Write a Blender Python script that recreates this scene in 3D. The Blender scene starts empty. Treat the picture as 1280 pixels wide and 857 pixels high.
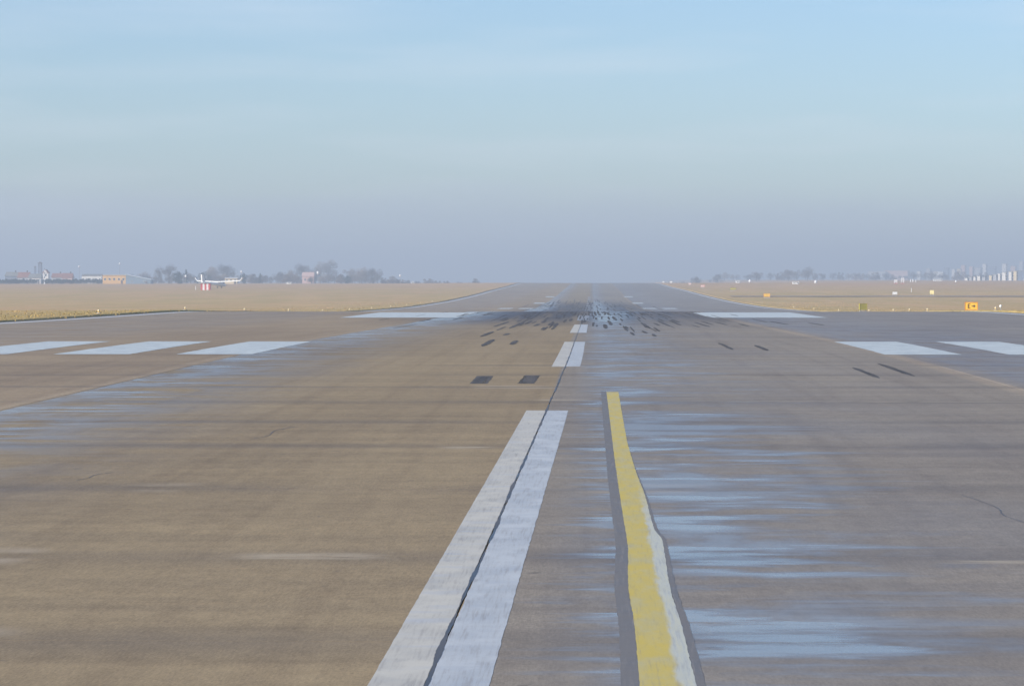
import bpy, math, random
from mathutils import Vector
R = math.radians
S = bpy.context.scene
COL = S.collection

# ------------------------------------------------------------------ camera
cam_d = bpy.data.cameras.new('camera')
cam = bpy.data.objects.new('camera', cam_d); COL.objects.link(cam)
cam_d.sensor_width = 36.0
cam_d.lens = 115.3
cam_d.clip_start = 0.5
cam_d.clip_end = 40000
cam.location = (0, 0, 2.3)
cam.rotation_euler = (R(90 - 1.097), 0, R(1.411))
S.camera = cam

# ------------------------------------------------------------------ sky and sun
SUN_EL, SUN_AZ = 24.0, 236.0          # azimuth clockwise from +Y: behind and to the left
W = bpy.data.worlds.new('World'); S.world = W; W.use_nodes = True
wn = W.node_tree; wn.nodes.clear()
sky = wn.nodes.new('ShaderNodeTexSky'); sky.sky_type = 'NISHITA'; sky.sun_disc = False
sky.sun_elevation = R(SUN_EL); sky.sun_rotation = R(SUN_AZ)
sky.altitude = 130; sky.air_density = 1.0; sky.dust_density = 0.4; sky.ozone_density = 2.5
bg = wn.nodes.new('ShaderNodeBackground'); bg.inputs['Strength'].default_value = 0.077
wo = wn.nodes.new('ShaderNodeOutputWorld')
# thin cirrus: faint flat streaks over the whole sky
tc = wn.nodes.new('ShaderNodeTexCoord')
mp = wn.nodes.new('ShaderNodeMapping'); mp.inputs['Scale'].default_value = (5, 5, 42)
nz = wn.nodes.new('ShaderNodeTexNoise'); nz.inputs['Scale'].default_value = 1.6; nz.inputs['Detail'].default_value = 6
rp = wn.nodes.new('ShaderNodeMapRange')
rp.inputs[1].default_value = 0.47; rp.inputs[2].default_value = 0.78; rp.inputs[3].default_value = 0.0; rp.inputs[4].default_value = 0.30
mx = wn.nodes.new('ShaderNodeMix'); mx.data_type = 'RGBA'
tint = wn.nodes.new('ShaderNodeMix'); tint.data_type = 'RGBA'; tint.blend_type = 'MULTIPLY'
tint.inputs[0].default_value = 1.0
L = wn.links.new
L(tc.outputs['Generated'], mp.inputs[0]); L(mp.outputs[0], nz.inputs['Vector']); L(nz.outputs[0], rp.inputs[0])
L(sky.outputs[0], tint.inputs[6]); tint.inputs[7].default_value = (0.80, 0.925, 1.14, 1)
L(tint.outputs[2], mx.inputs[6]); mx.inputs[7].default_value = (7.0, 7.4, 7.9, 1); L(rp.outputs[0], mx.inputs[0])
# low bank of murk lying along the whole horizon, with an uneven top
sx = wn.nodes.new('ShaderNodeSeparateXYZ'); L(tc.outputs['Generated'], sx.inputs[0])
mp2 = wn.nodes.new('ShaderNodeMapping'); mp2.inputs['Scale'].default_value = (13, 13, 60)
nz2 = wn.nodes.new('ShaderNodeTexNoise'); nz2.inputs['Scale'].default_value = 1.0; nz2.inputs['Detail'].default_value = 5
L(tc.outputs['Generated'], mp2.inputs[0]); L(mp2.outputs[0], nz2.inputs['Vector'])
m1 = wn.nodes.new('ShaderNodeMath'); m1.operation = 'MULTIPLY_ADD'; L(nz2.outputs[0], m1.inputs[0]); m1.inputs[1].default_value = .018; L(sx.outputs[2], m1.inputs[2])
r2 = wn.nodes.new('ShaderNodeMapRange'); r2.interpolation_type = 'SMOOTHSTEP'; L(m1.outputs[0], r2.inputs[0])
for i_, v_ in ((1, .028), (2, .0395), (3, .50), (4, 0.0)): r2.inputs[i_].default_value = v_
mb_ = wn.nodes.new('ShaderNodeMix'); mb_.data_type = 'RGBA'; L(r2.outputs[0], mb_.inputs[0]); L(mx.outputs[2], mb_.inputs[6]); mb_.inputs[7].default_value = (3.8, 4.5, 5.4, 1)
L(mb_.outputs[2], bg.inputs[0]); L(bg.outputs[0], wo.inputs[0])

sd = bpy.data.lights.new('sun', 'SUN'); sd.energy = 3.9; sd.angle = R(0.6); sd.color = (1.0, 0.93, 0.83)
so = bpy.data.objects.new('sun', sd); COL.objects.link(so)
to_sun = Vector((math.sin(R(SUN_AZ)) * math.cos(R(SUN_EL)), math.cos(R(SUN_AZ)) * math.cos(R(SUN_EL)), math.sin(R(SUN_EL))))
so.rotation_euler = to_sun.to_track_quat('Z', 'Y').to_euler()
so.location = (-40, -60, 60)

S.view_settings.view_transform = 'Standard'; S.view_settings.look = 'None'
S.view_settings.gamma = 1.0; S.view_settings.use_curve_mapping = False
S.view_settings.exposure = 0.8
S.render.engine = 'CYCLES'
S.cycles.max_bounces = 6; S.cycles.volume_bounces = 0
S.cycles.use_denoising = True

# ------------------------------------------------------------------ helpers
def pchip(X, Y):
    n = len(X); h = [X[i+1]-X[i] for i in range(n-1)]; s = [(Y[i+1]-Y[i])/h[i] for i in range(n-1)]
    m = [s[0]] + [0 if s[i-1]*s[i] <= 0 else 3*(h[i-1]+h[i])/((2*h[i]+h[i-1])/s[i-1]+(h[i]+2*h[i-1])/s[i]) for i in range(1, n-1)] + [s[-1]]
    def f(x):
        i = n-2
        for k in range(n-1):
            if x < X[k+1]: i = k; break
        t = (x-X[i])/h[i]
        return (1+2*t)*(1-t)**2*Y[i]+t*(1-t)**2*h[i]*m[i]+t*t*(3-2*t)*Y[i+1]+t*t*(t-1)*h[i]*m[i+1]
    return f
# longitudinal profile of the runway: distance -> depth below the eye
H = pchip([-12500,-80,18,54,99,140,175,210,250,300,359,420,493,600,700,830,933,1017,1250,1530,1700,2000,2600,5000,13000],
          [2.6,2.35,2.3,2.15,2.06,2.17,2.30,2.38,2.44,2.93,3.53,4.12,4.5,4.8,4.75,4.4,3.98,3.55,2.6,1.36,1.75,3.2,5.5,9,16])
HL = pchip([-12500,1017,1250,1650,2200,3000,13000], [3.55,3.55,2.75,2.0,2.35,2.9,6])
HR = pchip([-12500,1017,1250,1650,2200,3000,5000,13000], [3.5,3.5,2.35,1.3,0.55,0.15,-0.4,-1])
XC = pchip([-12500,-80,18,54,99,238,531,830,1530,3000,13000], [-1.2,-1.2,-.95,-.765,-.62,-.6,-.85,-.9,-1.8,-1.8,-1.8])
KN = [-80+5*i for i in range(20)] + [20+2.5*i for i in range(37)] + [112.5+7.5*i for i in range(40)] + [412.5+12.5*i for i in range(52)] + [1062.5+25*i for i in range(38)]
KZ = [2.3-H(d) for d in KN]
KX = [XC(d) for d in KN]
import bisect
def _li(T, d):
    i = min(max(bisect.bisect_right(KN, d)-1, 0), len(KN)-2)
    t = (d-KN[i])/(KN[i+1]-KN[i])
    return T[i]*(1-t)+T[i+1]*t
def zr(d): return _li(KZ, d)          # runway surface height
def cx(d): return _li(KX, d)          # runway centre line
def sm(a, b, x):
    t = min(max((x-a)/(b-a), 0), 1); return t*t*(3-2*t)
def zg(x, d):                          # natural ground height
    u = abs(x-cx(min(max(d, KN[0]), KN[-1])))
    zc = zr(d) if KN[0] <= d <= KN[-1] else 2.3-H(d)
    zs = 2.3-(HL(d) if x < 0 else HR(d))
    k = sm(45, 150, u)*sm(900, 1300, d)
    return zc*(1-k)+zs*k + 0.04

class MB:
    def __init__(s): s.v = []; s.f = []
    def quad(s, a, b, c, d):
        n = len(s.v); s.v += [a, b, c, d]; s.f.append((n, n+1, n+2, n+3))
    def tri(s, a, b, c):
        n = len(s.v); s.v += [a, b, c]; s.f.append((n, n+1, n+2))
    def box(s, x0, x1, y0, y1, z0, z1):
        n = len(s.v)
        s.v += [(x0,y0,z0),(x1,y0,z0),(x1,y1,z0),(x0,y1,z0),(x0,y0,z1),(x1,y0,z1),(x1,y1,z1),(x0,y1,z1)]
        s.f += [tuple(n+i for i in q) for q in ((3,2,1,0),(4,5,6,7),(0,1,5,4),(1,2,6,5),(2,3,7,6),(3,0,4,7))]
        return s
    def prism(s, pts, y0, y1):        # outline in x,z extruded along y
        n = len(s.v); k = len(pts)
        s.v += [(x, y0, z) for x, z in pts]+[(x, y1, z) for x, z in pts]
        s.f.append(tuple(range(n, n+k))); s.f.append(tuple(range(n+2*k-1, n+k-1, -1)))
        for i in range(k):
            j = (i+1) % k; s.f.append((n+i, n+k+i, n+k+j, n+j))
        return s
    def tube(s, P, rad, seg=6):        # P points, rad radii
        n = len(s.v); P = [Vector(p) for p in P]
        for i, p in enumerate(P):
            t = (P[min(i+1, len(P)-1)]-P[max(i-1, 0)]).normalized()
            a = t.orthogonal().normalized() if abs(t.z) < .9 else Vector((1, 0, 0))
            a = (a-t*a.dot(t)).normalized(); b = t.cross(a)
            for k in range(seg):
                w = 2*math.pi*k/seg
                s.v.append(tuple(p+(a*math.cos(w)+b*math.sin(w))*rad[i]))
        for i in range(len(P)-1):
            for k in range(seg):
                k2 = (k+1) % seg
                s.f.append((n+i*seg+k, n+i*seg+k2, n+(i+1)*seg+k2, n+(i+1)*seg+k))
        s.f.append(tuple(n+k for k in reversed(range(seg)))); s.f.append(tuple(n+(len(P)-1)*seg+k for k in range(seg)))
        return s
    def mesh(s, name, mat, smooth=False):
        me = bpy.data.meshes.new(name); me.from_pydata(s.v, [], s.f); me.materials.append(mat)
        if smooth:
            for p in me.polygons: p.use_smooth = True
        me.update(); return me
    def build(s, name, mat, parent=None, smooth=False):
        o = bpy.data.objects.new(name, s.mesh(name, mat, smooth)); COL.objects.link(o)
        if parent: o.parent = parent
        return o
def tag(o, label=None, cat=None, group=None, kind=None):
    for k, v in (('label', label), ('category', cat), ('group', group), ('kind', kind)):
        if v: o[k] = v
    return o
def thing(name, label, cat, loc, rz=0, group=None, sc=1):
    o = bpy.data.objects.new(name, None); COL.objects.link(o); o.empty_display_size = .3
    o.location = loc; o.rotation_euler = (0, 0, rz); o.scale = (sc, sc, sc) if not isinstance(sc, tuple) else sc
    return tag(o, label, cat, group)
def on(x, d, dz=0): return (x, d, zg(x, d)+dz)
def kids(o): return [c for c in bpy.data.objects if c.parent == o]
def dup(o, loc=None, rz=None, sc=None, label=None, parent=None):
    c = o.copy(); COL.objects.link(c)
    if parent: c.parent = parent
    if loc is not None: c.location = loc
    if rz is not None: c.rotation_euler = (0, 0, rz)
    if sc is not None: c.scale = sc if isinstance(sc, tuple) else (sc, sc, sc)
    if label: c['label'] = label
    for k in o.children: dup(k, parent=c)
    return c

# ------------------------------------------------------------------ material helpers
class NT:
    def __init__(s, name):
        s.m = bpy.data.materials.new(name); s.m.use_nodes = True; s.t = s.m.node_tree
        s.b = s.t.nodes['Principled BSDF']; s.o = s.t.nodes['Material Output']
        g = s.t.nodes.new('ShaderNodeNewGeometry'); s.pos = g.outputs['Position']
        sp = s.t.nodes.new('ShaderNodeSeparateXYZ'); s.t.links.new(s.pos, sp.inputs[0])
        s.x, s.y, s.z = sp.outputs
    def put(s, sock, v):
        if hasattr(v, 'is_output'): s.t.links.new(v, sock)
        elif isinstance(v, (tuple, list)) and len(v) == 3 and sock.type == 'RGBA': sock.default_value = (*v, 1)
        else: sock.default_value = v
    def M(s, op, a, b=0.0, clamp=False):
        n = s.t.nodes.new('ShaderNodeMath'); n.operation = op; n.use_clamp = clamp
        s.put(n.inputs[0], a); s.put(n.inputs[1], b); return n.outputs[0]
    def mul(s, a, b): return s.M('MULTIPLY', a, b)
    def add(s, a, b): return s.M('ADD', a, b)
    def mr(s, v, a, b, c=0.0, d=1.0, smooth=True):
        n = s.t.nodes.new('ShaderNodeMapRange'); n.interpolation_type = 'SMOOTHSTEP' if smooth else 'LINEAR'
        s.put(n.inputs[0], v)
        for i, q in enumerate((a, b, c, d)): s.put(n.inputs[i+1], q)
        return n.outputs[0]
    def vec(s, sx, sy, sz=1.0, ox=0.0, oy=0.0, src=None):
        n = s.t.nodes.new('ShaderNodeMapping'); s.t.links.new(src or s.pos, n.inputs[0])
        n.inputs['Scale'].default_value = (sx, sy, sz); n.inputs['Location'].default_value = (ox, oy, 0); return n.outputs[0]
    def noise(s, sx, sy, sz=1.0, detail=4.0, rough=.55, ox=0.0, oy=0.0):
        n = s.t.nodes.new('ShaderNodeTexNoise'); n.inputs['Scale'].default_value = 1.0
        n.inputs['Detail'].default_value = detail; n.inputs['Roughness'].default_value = rough
        s.t.links.new(s.vec(sx, sy, sz, ox, oy), n.inputs['Vector']); return n.outputs[0]
    def mix(s, f, a, b, bt='MIX'):
        n = s.t.nodes.new('ShaderNodeMix'); n.data_type = 'RGBA'; n.blend_type = bt
        s.put(n.inputs[0], f); s.put(n.inputs[6], a); s.put(n.inputs[7], b); return n.outputs[2]
    def fmix(s, f, a, b):
        n = s.t.nodes.new('ShaderNodeMix'); s.put(n.inputs[0], f); s.put(n.inputs[2], a); s.put(n.inputs[3], b); return n.outputs[0]
    def bump(s, h, dist=.01, strength=.4):
        n = s.t.nodes.new('ShaderNodeBump'); n.inputs['Distance'].default_value = dist; s.put(n.inputs['Strength'], strength)
        s.put(n.inputs['Height'], h); s.t.links.new(n.outputs[0], s.b.inputs['Normal'])
    def fin(s, col, rough=.8, spec=.3):
        s.put(s.b.inputs['Base Color'], col); s.put(s.b.inputs['Roughness'], rough); s.put(s.b.inputs['Specular IOR Level'], spec); return s.m
def plain(name, col, rough=.7, var=.12, scale=1.5, spec=.3):
    n = NT(name); k = n.noise(scale, scale, scale, 3)
    return n.fin(n.mix(n.mr(k, .3, .7), tuple(c*(1-var) for c in col), tuple(min(1, c*(1+var)) for c in col)), rough, spec)

JOINTS = [-10, -2.5, 5, 12.5, 20.8, 27.0, 35.2, 43.4, 50.0, 57.6, 65.0, 72.5, 80.0]
LANES = [-32.1, -20.5, -9.05, 0.0, 9.05, 20.5, 32.1]

def pavement():
    n = NT('worn_pavement')
    u = n.add(n.x, .75)
    wob = n.noise(.15, .02, 1, 3)
    uw = n.add(u, n.mr(wob, 0, 1, -.14, .14, False))
    # the two lanes and the outer strips were laid in different mixes
    lane = n.mr(u, -.03, .03)
    c = n.mix(lane, (.300, .232, .144), (.264, .232, .195))
    far_haze_grey = n.mr(n.y, 25, 260)  # grazing sheen and haze put into the colour, greyer with distance
    c = n.mix(n.mul(far_haze_grey, .35), c, (.265, .234, .198))
    outl = n.mr(uw, -9.1, -9.0, 1, 0); outr = n.mr(uw, 9.0, 9.1)
    c = n.mix(outl, c, (.318, .248, .170)); c = n.mix(outr, c, (.252, .232, .214))
    seamr = n.mul(n.mr(uw, 8.55, 8.85), n.mr(uw, 9.1, 9.25, 1, 0)); seaml = n.mul(n.mr(uw, -9.6, -9.2), n.mr(uw, -9.1, -9.0, 1, 0))
    c = n.mix(n.mul(n.add(seamr, n.mul(seaml, .8)), .42), c, (.40, .32, .235))
    # broad blotches, wheel-path staining, aggregate
    b1 = n.noise(.11, .028, 1, 5, .6); c = n.mix(n.mr(b1, .35, .7), c, n.mix(1.0, c, (.80, .80, .84), 'MULTIPLY'))
    b2 = n.noise(.35, 1.1, 1, 5, .65, 4, 9); c = n.mix(n.mr(b2, .48, .75, 0, .7), c, n.mix(1.0, c, (.84, .83, .84), 'MULTIPLY'))
    b3 = n.noise(.5, 2.6, 1, 4, .6, 33, 2); c = n.mix(n.mr(b3, .58, .75, 0, .5), c, n.mix(1.0, c, (1.22, 1.16, 1.08), 'MULTIPLY'))
    ag = n.noise(38, 38, 38, 3, .7); c = n.mix(n.mr(ag, .25, .75, 0, 1), n.mix(1.0, c, (.80, .80, .80), 'MULTIPLY'), n.mix(1.0, c, (1.17, 1.17, 1.16), 'MULTIPLY'))
    ag2 = n.noise(5, 2.2, 5, 4, .7); c = n.mix(n.mr(ag2, .3, .7), n.mix(1.0, c, (.92, .92, .92), 'MULTIPLY'), n.mix(1.0, c, (1.07, 1.07, 1.06), 'MULTIPLY'))
    ag3 = n.noise(70, 5, 20, 3, .7, 1, 1); c = n.mix(n.mr(ag3, .3, .7), n.mix(1.0, c, (.90, .90, .90), 'MULTIPLY'), n.mix(1.0, c, (1.10, 1.10, 1.09), 'MULTIPLY'))
    b4 = n.noise(.035, .62, 1, 5, .6, 3, 17); c = n.mix(n.mr(b4, .36, .64), n.mix(1.0, c, (.925, .925, .935), 'MULTIPLY'), n.mix(1.0, c, (1.075, 1.07, 1.05), 'MULTIPLY'))
    lg = n.noise(2.2, .035, 1, 5, .65, 5, 5); c = n.mix(n.mr(lg, .45, .70, 0, .8), c, n.mix(1.0, c, (.86, .85, .86), 'MULTIPLY'))
    sp = n.noise(3.2, 2.4, 1, 3, .5, 8, 4); c = n.mix(n.mr(sp, .70, .76, 0, .5), c, (.10, .09, .085))
    # stained transverse joints
    wj = n.mr(n.noise(.5, .02, 1, 3), 0, 1, -.14, .14, False)
    yj = n.add(n.y, wj); m = None
    for j in JOINTS:
        a = n.M('ABSOLUTE', n.M('SUBTRACT', yj, j)); m = a if m is None else n.M('MINIMUM', m, a)
    jm = n.mul(n.mr(m, .0, 1.15, 1, 0), n.mr(n.noise(.22, .06, 1, 4), .28, .60))
    c = n.mix(n.mul(jm, .36), c, (.085, .082, .088))
    # pale scraped patches beside some joints
    pj = n.mul(n.mul(n.mr(m, .15, .4), n.mr(m, .5, 1.0, 1, 0)), n.mr(n.noise(.30, .10, 1, 3, .5, 7, 3), .60, .68))
    c = n.mix(n.mul(pj, .5), c, (.42, .36, .28))
    # a few pale scrapes lying across the slabs
    sn = n.noise(1.3, 6, 1, 5, .65, 2, 3)
    for px_, pw, py_, ph in ((-2.35, .62, 27.0, .42), (3.45, .65, 26.6, .22), (1.48, .07, 36.9, .22), (-1.65, .35, 43.0, .4), (-.55, .5, 58.6, .5), (6.5, 4.5, 57.9, .25)):
        e = n.mul(n.mr(n.M('ABSOLUTE', n.M('SUBTRACT', n.x, px_)), pw*.5, pw*1.25, 1, 0), n.mr(n.M('ABSOLUTE', n.M('SUBTRACT', n.y, py_)), ph*.3, ph, 1, 0))
        c = n.mix(n.mul(n.mul(e, n.mr(sn, .34, .58)), .6), c, (.43, .37, .28))
    # tyre rubber polished into the touchdown zone
    au = n.M('ABSOLUTE', n.add(u, .3))
    rb = n.mul(n.mr(n.y, 140, 225), n.mr(n.y, 560, 800, 1, 0))
    lat = n.mr(au, 4.0, 14.0, 1, 0)
    st = n.mr(n.noise(.75, .012, 1, 5, .6, 3, 1), .28, .58)
    rub = n.M('MULTIPLY', n.mul(rb, lat), n.add(n.mul(st, .75), .38), True)
    c = n.mix(n.mul(rub, .92), c, (.055, .060, .075))
    # darker tone on the shoulder outside the edge line
    c = n.mix(n.mr(n.M('ABSOLUTE', u), 31.35, 31.5), c, (.12, .112, .105))
    # damp film, in flat streaks to the right of the centre joint and along the lane edges
    s1 = n.noise(.50, 1.05, 1, 6, .58, 11, 5); s2 = n.noise(.20, .30, 1, 4, .55, 2, 8); s3 = n.noise(.55, .24, 1, 5, .58, 6, 1)
    zA = n.mul(n.mr(n.add(u, n.mr(n.noise(.3, 1.6, 1, 4, .6, 4, 4), .3, .7, -.55, .25)), .22, .80), n.mr(n.add(u, n.mr(n.noise(.3, .9, 1, 4, .6, 1, 6), .3, .7, -1.4, 1.4)), 1.4, 5.0, 1, 0))
    zA = n.mul(zA, n.add(n.mr(n.y, 62, 95, 1, .95), 0))
    zL = n.mul(n.mr(uw, -9.05, -8.95), n.mr(u, -8.4, -3.5, 1, 0))
    zR = n.mul(n.mr(uw, 9.2, 9.8), n.mr(u, 12, 22, .6, .15))
    zO = n.mul(n.mr(u, -14, -20), .45)
    z = n.M('MAXIMUM', n.M('MAXIMUM', zA, zL), n.M('MAXIMUM', zR, zO))
    wet = n.M('MAXIMUM', n.mul(n.mr(s1, .34, .60), n.mr(s2, .26, .54)), n.mul(n.mr(s3, .36, .60), .85))
    veil = n.mul(n.mul(n.mr(u, .25, .6), n.mr(u, 3.0, 9.0, 1, 0)), n.mr(n.noise(.22, .12, 1, 5, .6, 8, 2), .34, .66, .06, .42))
    wet = n.M('MAXIMUM', n.M('MULTIPLY', wet, z, True), veil)
    c = n.mix(n.mul(wet, .35), c, (.13, .135, .15))
    rough = n.fmix(wet, .93, .20)
    rough = n.M('SUBTRACT', rough, n.mul(rub, .26))
    n.bump(ag, .004, n.fmix(wet, .35, .03))
    spec = n.fmix(wet, .16, .6)
    return n.fin(c, rough, spec)

def paint(name, col, under=(.24, .215, .195), wear=.30, streak=True, film=None):
    n = NT(name)
    a = n.noise(42, 1.1, 1, 6, .7); b = n.noise(2.2, 1.0, 1, 5, .65, 5, 2); g = n.noise(30, 30, 30, 3, .7)
    c = n.mix(n.mr(b, .35, .7), col, tuple(k*.83 for k in col))
    c = n.mix(n.mr(n.noise(1.2, 2.6, 1, 4, .6, 8, 8), .48, .72, 0, .55), c, film or tuple(k*.9 for k in col))
    w = n.mul(n.mr(a, .46, .68), n.mr(b, .34, .62)); w = n.add(n.mul(w, wear), n.mul(n.mr(g, .56, .74), wear*.45))
    c = n.mix(w, c, under)
    n.bump(g, .003, .3)
    return n.fin(c, n.mr(b, .3, .7, .75, .5), .3)

def yellow_paint():
    # an older, paler coat shows along the right side of the nearer half
    n = NT('yellow_paint')
    a = n.noise(40, 1.3, 1, 6, .7); b = n.noise(4, 1.1, 1, 5, .6, 5, 2); g = n.noise(45, 45, 45, 3, .7)
    c = n.mix(n.mr(b, .35, .68), (.54, .42, .085), (.47, .40, .16))
    edge = n.add(n.x, n.mr(n.noise(5, .8, 1, 5, .65, 2, 7), 0, 1, -.09, .09, False))
    pale = n.mul(n.mr(edge, .475, .525), n.mr(n.add(n.y, n.mr(b, 0, 1, -4, 4, False)), 30, 36, 1, .18))
    c = n.mix(pale, c, n.mix(n.mr(a, .35, .65), (.50, .50, .40), (.42, .45, .44)))
    thin = n.mul(n.mr(n.y, 30, 60, .25, .5), n.mr(n.noise(9, 2.2, 1, 5, .6, 9, 9), .45, .68)); c = n.mix(thin, c, (.45, .44, .32))
    w = n.add(n.mul(n.mr(a, .50, .70), .35), n.mul(n.mr(g, .58, .74), .25)); c = n.mix(w, c, (.26, .225, .17))
    n.bump(g, .003, .3)
    return n.fin(c, .65, .3)

def sealant():
    n = NT('joint_sealant'); k = n.noise(3, .5, 1, 4)
    return n.fin(n.mix(n.mr(k, .35, .65), (.030, .033, .04), (.10, .10, .105)), n.mr(k, .3, .7, .35, .65), .4)

def rubber_mat():
    n = NT('tyre_rubber'); k = n.noise(5, .25, 1, 5, .65)
    m = n.fin(n.mix(n.mr(k, .3, .7), (.058, .058, .062), (.12, .112, .108)), .8, .2)
    tr = n.t.nodes.new('ShaderNodeBsdfTransparent'); ms = n.t.nodes.new('ShaderNodeMixShader')
    n.t.links.new(n.mr(n.noise(5, .16, 1, 5, .7, 3, 3), .22, .52, .40, .84), ms.inputs[0])
    n.t.links.new(tr.outputs[0], ms.inputs[1]); n.t.links.new(n.b.outputs[0], ms.inputs[2]); n.t.links.new(ms.outputs[0], n.o.inputs[0])
    return m

def grass_mat(blades=False):
    n = NT('dry_grass_blades' if blades else 'dry_grass')
    k = n.noise(.02, .004, 1, 6, .62); k2 = n.noise(.11, .02, 1, 5, .65, 3, 4); g = n.noise(2.2, .8, 2.2, 5, .7)
    c = n.mix(n.mr(k, .36, .62), (.50, .345, .145), (.51, .335, .160))
    c = n.mix(n.mr(k2, .40, .62, 0, .9), c, (.42, .305, .12))
    c = n.mix(n.mr(n.noise(.05, .010, 1, 4, .6, 9, 1), .55, .72, 0, .7), c, (.56, .385, .175))
    # the mown margin by the pavement is greener
    au = n.M('ABSOLUTE', n.add(n.x, .8))
    marg = n.mul(n.mr(n.add(au, n.mr(k2, 0, 1, -8, 8, False)), 34, 46, 1, 0), n.mr(n.y, 300, 800, 1, .2))
    c = n.mix(n.mul(marg, .55), c, (.36, .285, .10))
    c = n.mix(n.mr(g, .3, .7), n.mix(1.0, c, (.82, .82, .82), 'MULTIPLY'), n.mix(1.0, c, (1.14, 1.14, 1.14), 'MULTIPLY'))
    far = n.mr(n.y, 850, 1500); c = n.mix(n.mul(far, .5), c, (.50, .300, .185))
    n.bump(g, .05, .4)
    return n.fin(c, .95, .08)

MAT = dict(
    pave=pavement(), seal=sealant(), rubber=rubber_mat(), grass=grass_mat(), blade=grass_mat(True),
    white=paint('white_paint', (.54, .54, .52), film=(.44, .48, .54)), bright=paint('fresh_white_paint', (.52, .57, .57), wear=.38, film=(.42, .49, .53)),
    cream=paint('cream_white_paint', (.52, .50, .44), wear=.55, film=(.40, .43, .47)), bluew=paint('weathered_white_paint', (.47, .50, .52), wear=.55, film=(.36, .40, .45)),
    yellow=yellow_paint(), dirty=paint('rubbered_white_paint', (.27, .29, .32), under=(.09, .09, .10), wear=.6),
    black=paint('black_paint', (.165, .158, .155), under=(.24, .215, .19), wear=.75),
    joint=plain('joint_filler', (.05, .048, .046), .9),
    taxi=plain('taxiway_asphalt', (.28, .215, .155), .9, .15, .05),
)

# ------------------------------------------------------------------ ground
def ground():
    mb = MB()
    dk = [-12000, -6000, -2500, -1000, -400, -150] + KN + [2100, 2300, 2600, 3000, 3600, 4400, 5600, 7500, 9500, 12000]
    us = [-32.35, -32.2, -32.0, -31.9, -31.5, 31.5, 31.9, 32.0, 32.2, 32.35]
    us = [-12000, -7000, -3500, -1800, -1000, -600, -380, -250, -170, -120, -90, -70, -55, -45, -39, -35.5, -33.2] + us + [33.2, 35.5, 39, 45, 55, 70, 90, 120, 170, 250, 380, 600, 1000, 1800, 3500, 7000, 12000]
    rnd = random.Random(4); rows = []
    for d in dk:
        c = cx(min(max(d, KN[0]), KN[-1])); row = []
        inr = KN[0] <= d <= KN[-1]
        for u in us:
            x = c+u; z = zg(x, d)
            a = abs(u)
            if a < 31.95: z -= .34
            elif a < 32.1: z -= .10
            elif a < 34: z += .05+rnd.uniform(-.02, .04)
            elif a < 300: z += rnd.uniform(-.05, .05)
            row.append(len(mb.v)); mb.v.append((x, d, z))
        rows.append(row)
    for i in range(len(rows)-1):
        for j in range(len(us)-1):
            mb.f.append((rows[i][j], rows[i][j+1], rows[i+1][j+1], rows[i+1][j]))
    o = mb.build('grass_field', MAT['grass'])
    tag(o, 'flat dry tan grass airfield on both sides of the runway', 'grass field', kind='structure')
ground()

def strip(u0, u1, d0, d1, dz, edge=0.0, rnd=None, cuts=1, ends=0.0):
    """A sheet lying on the runway profile; u0/u1 may be functions of distance."""
    f0 = u0 if callable(u0) else (lambda d: u0); f1 = u1 if callable(u1) else (lambda d: u1)
    ds = sorted(set([d0, d1]+[k for k in KN if d0 < k < d1]+[d0+(d1-d0)*i/cuts for i in range(1, cuts)]))
    mb = MB(); n = len(ds)
    for i, d in enumerate(ds):
        e0 = rnd.uniform(-edge, edge) if rnd else 0; e1 = rnd.uniform(-edge, edge) if rnd else 0
        t = (d-d0)/(d1-d0)
        pin = ends*(max(0, 1-6*t)+max(0, 6*t-5)) if ends else 0
        a, b = f0(d)+e0, f1(d)+e1; mid = (a+b)/2; a = a+(mid-a)*pin; b = b+(mid-b)*pin
        mb.v += [(cx(d)+a, d, zr(d)+dz), (cx(d)+b, d, zr(d)+dz)]
    mb.f = [(2*i, 2*i+1, 2*i+3, 2*i+2) for i in range(n-1)]
    return mb

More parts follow.
